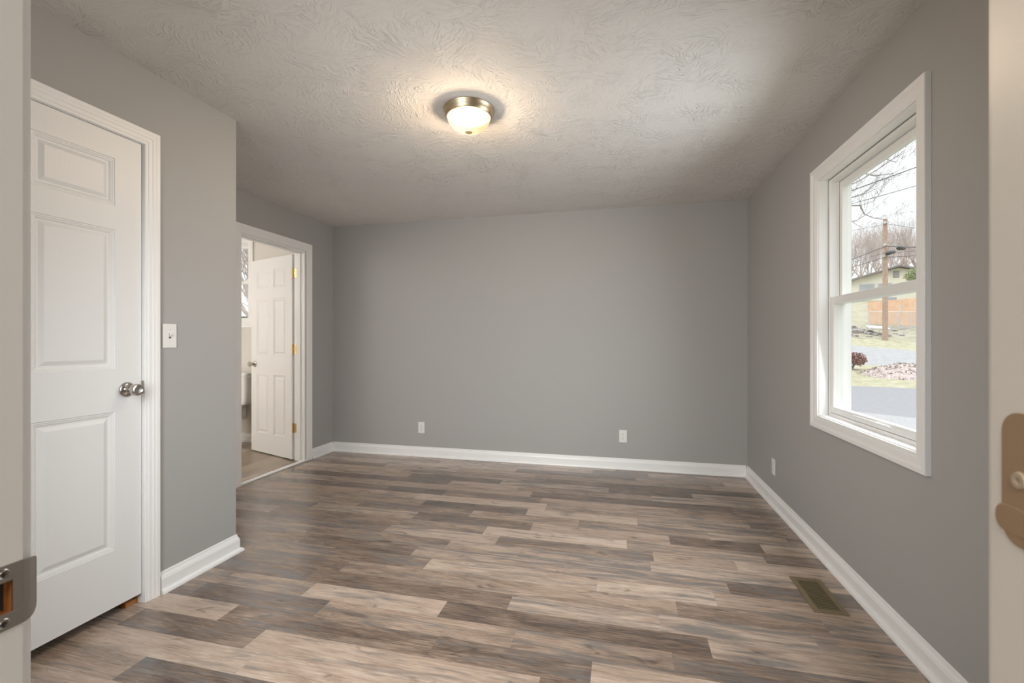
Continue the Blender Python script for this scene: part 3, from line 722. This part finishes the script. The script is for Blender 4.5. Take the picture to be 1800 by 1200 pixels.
# mound of dead leaves on the lawn
def mound(name, c, rx, ry, h, m, label, cat, kind=None, seed=1):
    rnd = random.Random(seed); bm = NB(); n = 28; rr = 8; rings = []
    for i in range(rr+1):
        f = i/rr; ring = []
        for k_ in range(n):
            a = 2*PI*k_/n; w = 1 + .10*math.sin(3*a+seed) + .05*math.sin(7*a)
            ring.append(bm.verts.new((rx*f*w*math.cos(a), ry*f*w*math.sin(a), h*(1-f*f)**1.2 - .06*f + rnd.uniform(-.04, .04)*h)))
        rings.append(ring)
    for a, b_ in zip(rings, rings[1:]):
        for k_ in range(n): bm.faces.new((a[k_], a[(k_+1) % n], b_[(k_+1) % n], b_[k_]))
    # loose leaves on top
    for i in range(900):
        a = rnd.uniform(0, 2*PI); f = math.sqrt(rnd.random())*.97
        z = h*(1-f*f)**1.2 + rnd.uniform(-.01, .05); p = Vector((rx*f*math.cos(a), ry*f*math.sin(a), z)); s = rnd.uniform(.03, .07)
        u = Vector((rnd.uniform(-1, 1), rnd.uniform(-1, 1), rnd.uniform(-.5, .5))).normalized()*s
        v = Vector((rnd.uniform(-1, 1), rnd.uniform(-1, 1), rnd.uniform(-.2, .8))).normalized()*s*.7
        quad(bm, p-u, p-v, p+u, p+v)
    o = obj(name, bm, m, None, smooth=False, label=label, cat=cat, kind=kind); o.location = c
    o.rotation_euler = (0, 0, YAW*0)
    return o
pm = at(1592, 660, 19.5)
mound('leaf_mound', (pm.x, pm.y, pm.z-.12), 2.0, 1.6, .62, M_mulch, 'low mound of brown leaf mulch on the lawn beyond the driveway', 'mulch', 'stuff')

# bushes and bare trees
def leafball(bm, c, r, n, s, rnd, flat=.8):
    for i in range(n):
        d = Vector((rnd.gauss(0, 1), rnd.gauss(0, 1), rnd.gauss(0, 1))).normalized()*(r*rnd.uniform(.5, 1)); d.z *= flat
        p = c + d; u = Vector((rnd.uniform(-1, 1), rnd.uniform(-1, 1), rnd.uniform(-1, 1))).normalized()*s; v = u.cross(Vector((rnd.random(), rnd.random(), rnd.random()+.1))).normalized()*s*.6
        quad(bm, p-u, p-v, p+u, p+v)
def bush(name, c, r, m, label, n=900, s=.06, seed=3):
    rnd = random.Random(seed); o = empty(name, c, label=label, cat='bush')
    bm = NB()
    for k_ in range(6): leafball(bm, Vector((rnd.uniform(-.5, .5)*r, rnd.uniform(-.5, .5)*r, r*.7+rnd.uniform(-.2, .25)*r)), r*.62, n//6, s, rnd)
    obj('foliage', bm, m, o)
    bm = NB()
    for k_ in range(12):
        a = rnd.uniform(0, 2*PI); tube(bm, [(0, 0, -.1), (r*.3*math.cos(a), r*.3*math.sin(a), r*.5), (r*.75*math.cos(a), r*.75*math.sin(a), r*(.8+rnd.random()*.5))], [.02, .014, .005], 5)
    obj('stems', bm, M_bark, o); return o
pb = at(1499, 644, 21.5)
bush('red_bush', pb, .52, M_bush, 'round reddish brown bush on the lawn next to the road', 1300, .05)
pe = at(1606, 494, 55)
bush('evergreen_shrub', pe, 1.15, M_ever, 'pale green shrub in front of the cream house, behind the fence', 1500, .13, 7)

def branchy(bm, p, d, L, r, depth, rnd, spread=.55, up=.12, minr=.004, n=5, kids=(2, 3)):
    pts = [p.copy()]; rad = [r]; dd = d.copy(); q = p.copy(); seg = 4 if depth > 1 else 3
    for i in range(seg):
        dd = (dd + Vector((rnd.uniform(-1, 1), rnd.uniform(-1, 1), rnd.uniform(-1, 1)))*.20 + Vector((0, 0, up))).normalized()
        q = q + dd*(L/seg); pts.append(q.copy()); rad.append(max(minr, r*(1-.45*(i+1)/seg)))
    tube(bm, pts, rad, n if r > .05 else 3, cap=False)
    if depth <= 0: return
    for k_ in range(rnd.randint(*kids)+1):
        i = rnd.randint(1, seg) if k_ else seg
        a = Vector((rnd.uniform(-1, 1), rnd.uniform(-1, 1), rnd.uniform(-.7, 1))).normalized()
        nd = (dd + a*spread*rnd.uniform(.7, 1.4)).normalized()
        branchy(bm, pts[i], nd, L*rnd.uniform(.6, .82), rad[i]*.68, depth-1, rnd, spread, up, minr, n, kids)
def tree(name, base, H, r, m, label, depth=5, seed=1, lean=(0, 0), group=None, minr=.012, trunkf=.3, limbs=5, spread=.6, limbdirs=None, Lf=.30):
    rnd = random.Random(seed); o = empty(name, base, label=label, cat='tree', group=group)
    bm = NB(); top = Vector((lean[0], lean[1], 1)).normalized()*H*trunkf
    tube(bm, [(0, 0, -.4), top*.5, top], [r*1.15, r, r*.85], 8); obj('trunk', bm, m, o, smooth=True)
    bm = NB()
    for i in range(limbs):
        if limbdirs and i < len(limbdirs): d = Vector(limbdirs[i]).normalized()
        else:
            a = 2*PI*i/limbs + rnd.random(); d = Vector((math.cos(a)*.65, math.sin(a)*.65, 1)).normalized()
        branchy(bm, top*(rnd.uniform(.75, 1)), d, H*Lf, r*.6, depth, rnd, spread, .10, minr)
    obj('branches', bm, m, o); return o
# near tree, its trunk hidden by the post, reaching into the view from the left
tb = at(1340, 640, 22)
RT = Vector((cy, sy, 0)); FW = Vector((-sy, cy, 0))
bt = tree('bare_tree', tb, 10.0, .16, M_bark, 'large bare tree reaching in from the left, in front of the utility pole', 4, 5, (0, 0), None, .008, .34, 5, .6,
     [RT*-.6+Vector((0, 0, 1)), FW+Vector((0, 0, 1)), RT*-.8+Vector((0, 0, .6)), Vector((0, 0, 1)), FW*-.5+RT*-.4+Vector((0, 0, 1))], .30)
rnd = random.Random(77); bm = NB(); top = Vector((0, 0, 3.2))
for pts, r0 in (([(1420, 400), (1470, 362), (1512, 361), (1519, 376), (1536, 383), (1557, 386)], .045), ([(1420, 370), (1470, 335), (1510, 318), (1545, 296), (1580, 272)], .045),
                ([(1430, 360), (1480, 330), (1520, 305), (1540, 309), (1572, 304)], .035), ([(1430, 395), (1480, 352), (1515, 342), (1540, 322)], .035),
                ([(1420, 420), (1470, 392), (1505, 388), (1530, 372)], .03), ([(1430, 300), (1480, 285), (1530, 272), (1575, 285)], .035)):
    dep = 21 + rnd.uniform(-1, 1)
    P = [top] + [at(px_, row, dep + .25*q) - tb for q, (px_, row) in enumerate(pts)]
    R_ = [.09] + [r0*(1-.14*q) for q in range(len(pts))]; tube(bm, P, R_, 6)
    for q in range(2, len(P)):
        for k_ in range(2 if q < len(P)-1 else 3):
            p = P[q-1].lerp(P[q], rnd.random()) if k_ else P[q].copy()
            d = (RT*rnd.uniform(.2, 1) + Vector((0, 0, rnd.uniform(-.35, 1))) + FW*rnd.uniform(-.5, .5)).normalized()
            branchy(bm, p, d, rnd.uniform(.6, 1.1), R_[q]*.5, 3, rnd, .6, .08, .0045, 4, (1, 2))
obj('limbs', bm, M_bark, bt)
far = [(1512, 84, 398), (1532, 92, 402), (1549, 80, 415), (1566, 95, 400), (1584, 86, 395), (1600, 90, 385), (1618, 82, 392), (1490, 88, 405), (1642, 92, 396)]
flab = ['first', 'second', 'third', 'fourth', 'fifth', 'sixth', 'seventh', 'eighth', 'ninth']
for i, (px_, dep, toprow) in enumerate(far):
    b0 = at(px_, 520, dep); tp = at(px_, toprow, dep)
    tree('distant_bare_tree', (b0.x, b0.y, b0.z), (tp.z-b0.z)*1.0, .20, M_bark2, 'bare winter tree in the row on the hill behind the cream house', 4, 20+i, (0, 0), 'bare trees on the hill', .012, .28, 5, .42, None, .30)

# utility pole, wires, splice boxes
pp = at(1556, 596, 31); ptop = at(1556, 385, 31)
up = empty('utility_pole', pp, label='weathered wooden utility pole standing beside the rock bank', cat='pole')
Hp = ptop.z - pp.z
bm = NB(); tube(bm, [(0, 0, -.3), (0, 0, Hp*.5), (0, 0, Hp)], [.17, .15, .125], 14); obj('pole_shaft', bm, M_pole, up, smooth=True)
for hz in (Hp-.35, Hp-1.85, Hp-2.6):
    bm = NB(); box(bm, (-.16, -.20, hz), (-.06, -.12, hz+.16)); tube(bm, [(-.2, -.16, hz+.08), (.16, -.16, hz+.08)], .025, 8); obj('insulator_bracket', bm, M_galv, up)
def wire(pts, r, label, sag=.0, group='utility lines across the window view'):
    bm = NB(); P = [at(*p) for p in pts]; out = []
    for a, b_ in zip(P, P[1:]):
        for q in range(12):
            f = q/12; p = a.lerp(b_, f); p.z -= sag*4*f*(1-f); out.append(p)
    out.append(P[-1]); tube(bm, out, r*1.3, 5)
    obj('utility_line', bm, M_wire, None, label=label, cat='cable', group=group)
wire([(1430, 362, 17), (1505, 332, 18), (1616, 292, 19.5), (1700, 262, 21)], .016, 'topmost thick black line slanting up across the upper pane')
wire([(1430, 376, 17), (1505, 356, 18), (1616, 325, 19.5), (1700, 302, 21)], .010, 'second line from the top, thinner, slanting across the upper pane')
wire([(1430, 419, 24), (1505, 404, 27), (1556, 394, 30.8)], .008, 'thin line from the pole top going down to the left')
wire([(1556, 393, 30.8), (1616, 402, 34), (1700, 414, 40)], .008, 'thin line from the pole top going down to the right')
wire([(1430, 483, 24), (1505, 453, 27), (1556, 433, 30.8)], .018, 'thick upper cable of the three left of the pole')
wire([(1556, 433, 30.8), (1616, 434.5, 34), (1700, 437, 40)], .018, 'thick level cable right of the pole, carrying the far splice box')
wire([(1430, 482, 24), (1505, 459, 27), (1556, 444, 30.8)], .008, 'thin middle cable of the three left of the pole')
wire([(1556, 446, 30.8), (1616, 440, 34), (1700, 431, 40)], .008, 'thin middle cable right of the pole, rising slightly')
wire([(1430, 491, 24), (1505, 467, 27), (1556, 452, 30.8)], .014, 'lowest cable of the three left of the pole')
wire([(1556, 452, 30.8), (1616, 449, 34), (1700, 445, 40)], .014, 'lowest cable right of the pole')
def splice(a, b_, label):
    p, q = at(*a), at(*b_); bm = NB()
    tube(bm, [p, p.lerp(q, .12), p.lerp(q, .3), p.lerp(q, .85), q], [.02, .10, .16, .14, .02], 10)
    o = obj('cable_splice_box', bm, M_wire, None, smooth=True, label=label, cat='splice box', group='grey splice boxes on cables')
splice((1576, 435.5, 32), (1590.5, 436.3, 32.8), 'grey splice box hanging on the upper cable right of the pole')
splice((1557.5, 445, 30.6), (1572.5, 442, 31.4), 'grey splice box attached directly beside the utility pole')

# cream house on the hill
hb = at(1578, 532, 58)
ho = empty('house', hb, label='cream gabled house with brown roof on the hill behind the fence', cat='house')
rr = YAW - math.radians(26) + math.radians(-6)
ho.rotation_euler = (0, 0, rr)
s58 = 58/FPX*.95
hw0, hw1 = -5.6, 5.2; wz = 3.0; apx = 4.55
bm = NB()
A = [bm.verts.new(p) for p in ((hw0, 0, -1), (hw1, 0, -1), (hw1, 0, wz), (0.1, 0, apx-.08), (hw0, 0, wz))]
Bv = [bm.verts.new((v.co.x, 12, v.co.z)) for v in A]
bm.faces.new(A); bm.faces.new(Bv[::-1])
for i in range(5): bm.faces.new((A[i], A[(i+1) % 5], Bv[(i+1) % 5], Bv[i]))
obj('walls', bm, M_cream, ho)
bm = NB()
for x0, x1 in ((0.1, hw0-.7), (0.1, hw1+.7)):
    zz = apx - abs(x1-.1)*(apx-wz)/5.2
    vs_ = [bm.verts.new(p) for p in ((x0, -.7, apx), (x1, -.7, zz), (x1, 12.5, zz), (x0, 12.5, apx), (x0, -.7, apx+.22), (x1, -.7, zz+.22), (x1, 12.5, zz+.22), (x0, 12.5, apx+.22))]
    for f in ((3,2,1,0),(4,5,6,7),(0,1,5,4),(1,2,6,5),(2,3,7,6),(3,0,4,7)): bm.faces.new([vs_[i] for i in f])
obj('roof', bm, M_roof, ho)
bm = NB(); box(bm, (-.45, -.06, 3.25), (.15, -.001, 4.05)); gv_ = obj('gable_vent', bm, mat('grey_louver', (.16, .16, .165), .7), ho)
bm = NB()
for i in range(7): box(bm, (-.43, -.09, 3.29+i*.105), (.13, -.06, 3.33+i*.105))
obj('vent_slats', bm, M_white, gv_)
for x0, x1 in ((-4.0, -2.25), (-2.05, -.5)):
    bm = NB(); box(bm, (x0, -.06, 1.3), (x1, -.001, 2.65)); wf = obj('window_frame', bm, M_white, ho)
    bm = NB(); box(bm, (x0+.12, -.075, 1.42), (x1-.12, -.06, 2.53)); obj('pane', bm, M_dimw, wf)
bm = NB(); box(bm, (-1.15, -.05, .25), (-.1, -.001, .75)); obj('basement_window', bm, M_dimw, ho)
bm = NB(); tube(bm, [(-5.45, -.12, -.8), (-5.45, -.12, 2.1), (-5.75, -.4, 2.6)], .06, 8); obj('downspout', bm, M_roof, ho)

# cedar fence: boards are the surface pattern of one run, posts are parts
f0, f1 = at(1527, 577, 36.5), at(1700, 563, 34.0)
ft0, ft1 = at(1527, 530, 36.5), at(1700, 517, 34.0)
cf = empty('cedar_fence', f0, label='orange cedar board fence below the cream house', cat='fence')
dirv = f1 - f0; L_ = Vector((dirv.x, dirv.y, 0)).length; dn = Vector((dirv.x, dirv.y, 0)).normalized(); nn = Vector((-dn.y, dn.x, 0))
bm = NB(); nb = int(L_/.15); rnd = random.Random(4)
for i in range(nb):
    a = i/nb; p = f0.lerp(f1, a) - f0; q = ft0.lerp(ft1, a) - f0; top = q.z + rnd.uniform(-.02, .02)
    c0 = p - nn*.012; 
    pts = []
    for (du, dw) in ((0, 0), (.14, 0), (.14, .022), (0, .022)):
        pts.append(Vector((c0.x, c0.y, 0)) + dn*du + nn*(dw + (.01 if i % 2 else 0)))
    lo = [bm.verts.new((v.x, v.y, p.z-.25)) for v in pts]; hi = [bm.verts.new((v.x, v.y, top)) for v in pts]
    bm.faces.new(lo[::-1]); bm.faces.new(hi)
    for k_ in range(4): bm.faces.new((lo[k_], lo[(k_+1) % 4], hi[(k_+1) % 4], hi[k_]))
obj('fence_boards', bm, M_cedar, cf)
for i in range(4):
    a = i/3*.99+.005; p = f0.lerp(f1, a) - f0; q = ft0.lerp(ft1, a) - f0; p = p + nn*.09
    bm = NB(); box(bm, (p.x-.05, p.y-.05, p.z-.3), (p.x+.05, p.y+.05, q.z)); obj('fence_post', bm, M_cedar, cf)
# chain-link fence in front of it
c0, c1 = at(1527.5, 576, 35.2), at(1700, 580, 32.2)
ch = empty('chain_link_fence', c0, label='low galvanised chain link fence in front of the cedar fence', cat='fence')
hh_ = 1.25; Lc = (c1-c0)
def pc_(a, z): v = Lc*a; return Vector((v.x, v.y, v.z+z))
for a in (0.0, .45, .90):
    bm = NB(); tube(bm, [pc_(a, -.2), pc_(a, hh_+.06)], .035, 8); obj('post', bm, M_galv, ch)
bm = NB(); tube(bm, [pc_(0, hh_), pc_(1, hh_)], .024, 8); obj('top_rail', bm, M_galv, ch)
bm = NB(); tube(bm, [pc_(.31, 0), pc_(.345, 1.85)], .04, 8); obj('leaning_post', bm, M_galv, ch, label='taller leaning pale post')
bm = NB(); nl = 60
for i in range(-12, nl):
    for sgn in (1, -1):
        a0 = i/nl; a1 = (i+11)/nl
        s0, s1 = (0, 1) if sgn > 0 else (1, 0)
        ca, cb = max(0, a0), min(1, a1)
        if cb <= ca: continue
        za = s0 + (s1-s0)*(ca-a0)/(a1-a0); zb = s0 + (s1-s0)*(cb-a0)/(a1-a0)
        tube(bm, [pc_(ca, za*hh_), pc_(cb, zb*hh_)], .004, 3, cap=False)
obj('wire_mesh', bm, M_galv, ch)

# rocks of the bank
rnd = random.Random(8)
def rock_mesh(seed):
    r = random.Random(seed); bm = NB(); bmesh.ops.create_icosphere(bm, subdivisions=2, radius=1)
    for v in bm.verts: v.co *= r.uniform(.78, 1.12); v.co.z *= .62
    bmesh.ops.recalc_face_normals(bm, faces=bm.faces)
    me = bpy.data.meshes.new('rock'); bm.to_mesh(me); bm.free(); me.materials.append(M_rock); return me
rms = [rock_mesh(i) for i in range(5)]
for i in range(64):
    px_ = rnd.uniform(1490, 1650); f = rnd.random()
    a = at(px_, 592 + (px_-1502)*.05, 31.8); b_ = at(px_, 576 + (px_-1502)*.03, 34.6); p = a.lerp(b_, f)
    o = bpy.data.objects.new('rock', rms[i % 5]); C.objects.link(o); s = rnd.uniform(.12, .34)
    o.location = (p.x, p.y, p.z + s*.25); o.scale = (s*rnd.uniform(.8, 1.3), s, s); o.rotation_euler = (0, 0, rnd.uniform(0, 6.28))
    tag(o, 'grey brown rock lying in the rubble bank under the fence', 'rock', 'rocks of the rubble bank')
bm = NB(); box(bm, (-.62, -.35, 0), (.62, .35, .12)); wb = obj('white_board', bm, M_white, None, label='flat white board lying on the rubble left of the pole', cat='board', bevel=.02)
q = at(1543, 580, 32.6); wb.location = (q.x, q.y, q.z+.1); wb.rotation_euler = (.25, .08, YAW-.3)
# brush and dead twigs on the bank
bm = NB()
for i in range(420):
    px_ = rnd.uniform(1485, 1655); f = rnd.random(); a = at(px_, 597 + (px_-1502)*.05, 31.3); b_ = at(px_, 576 + (px_-1502)*.03, 34.8); p = a.lerp(b_, f)
    d = Vector((rnd.uniform(-1, 1), rnd.uniform(-1, 1), rnd.uniform(.0, .8))).normalized()*rnd.uniform(.15, .6)
    tube(bm, [p, p+d*.5+Vector((0, 0, .06)), p+d], [.014, .011, .005], 3, cap=False)
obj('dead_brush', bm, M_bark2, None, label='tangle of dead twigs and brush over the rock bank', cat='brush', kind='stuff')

# woods outside the bathroom window
for i, (x_, y_, hgt) in enumerate([(-6.4, 10.5, 9), (-8.2, 12.5, 10), (-7.4, 9.2, 8), (-9.6, 11.0, 9), (-5.6, 13.0, 10), (-10.8, 14.5, 11)]):
    tree('woodland_tree', (x_, y_, -1.0), hgt, .12, M_bark2, 'slender bare tree outside the bathroom window', 4, 50+i, (0, 0), 'bare trees outside the bathroom window', .007, .22, 6, .45, None, .28)
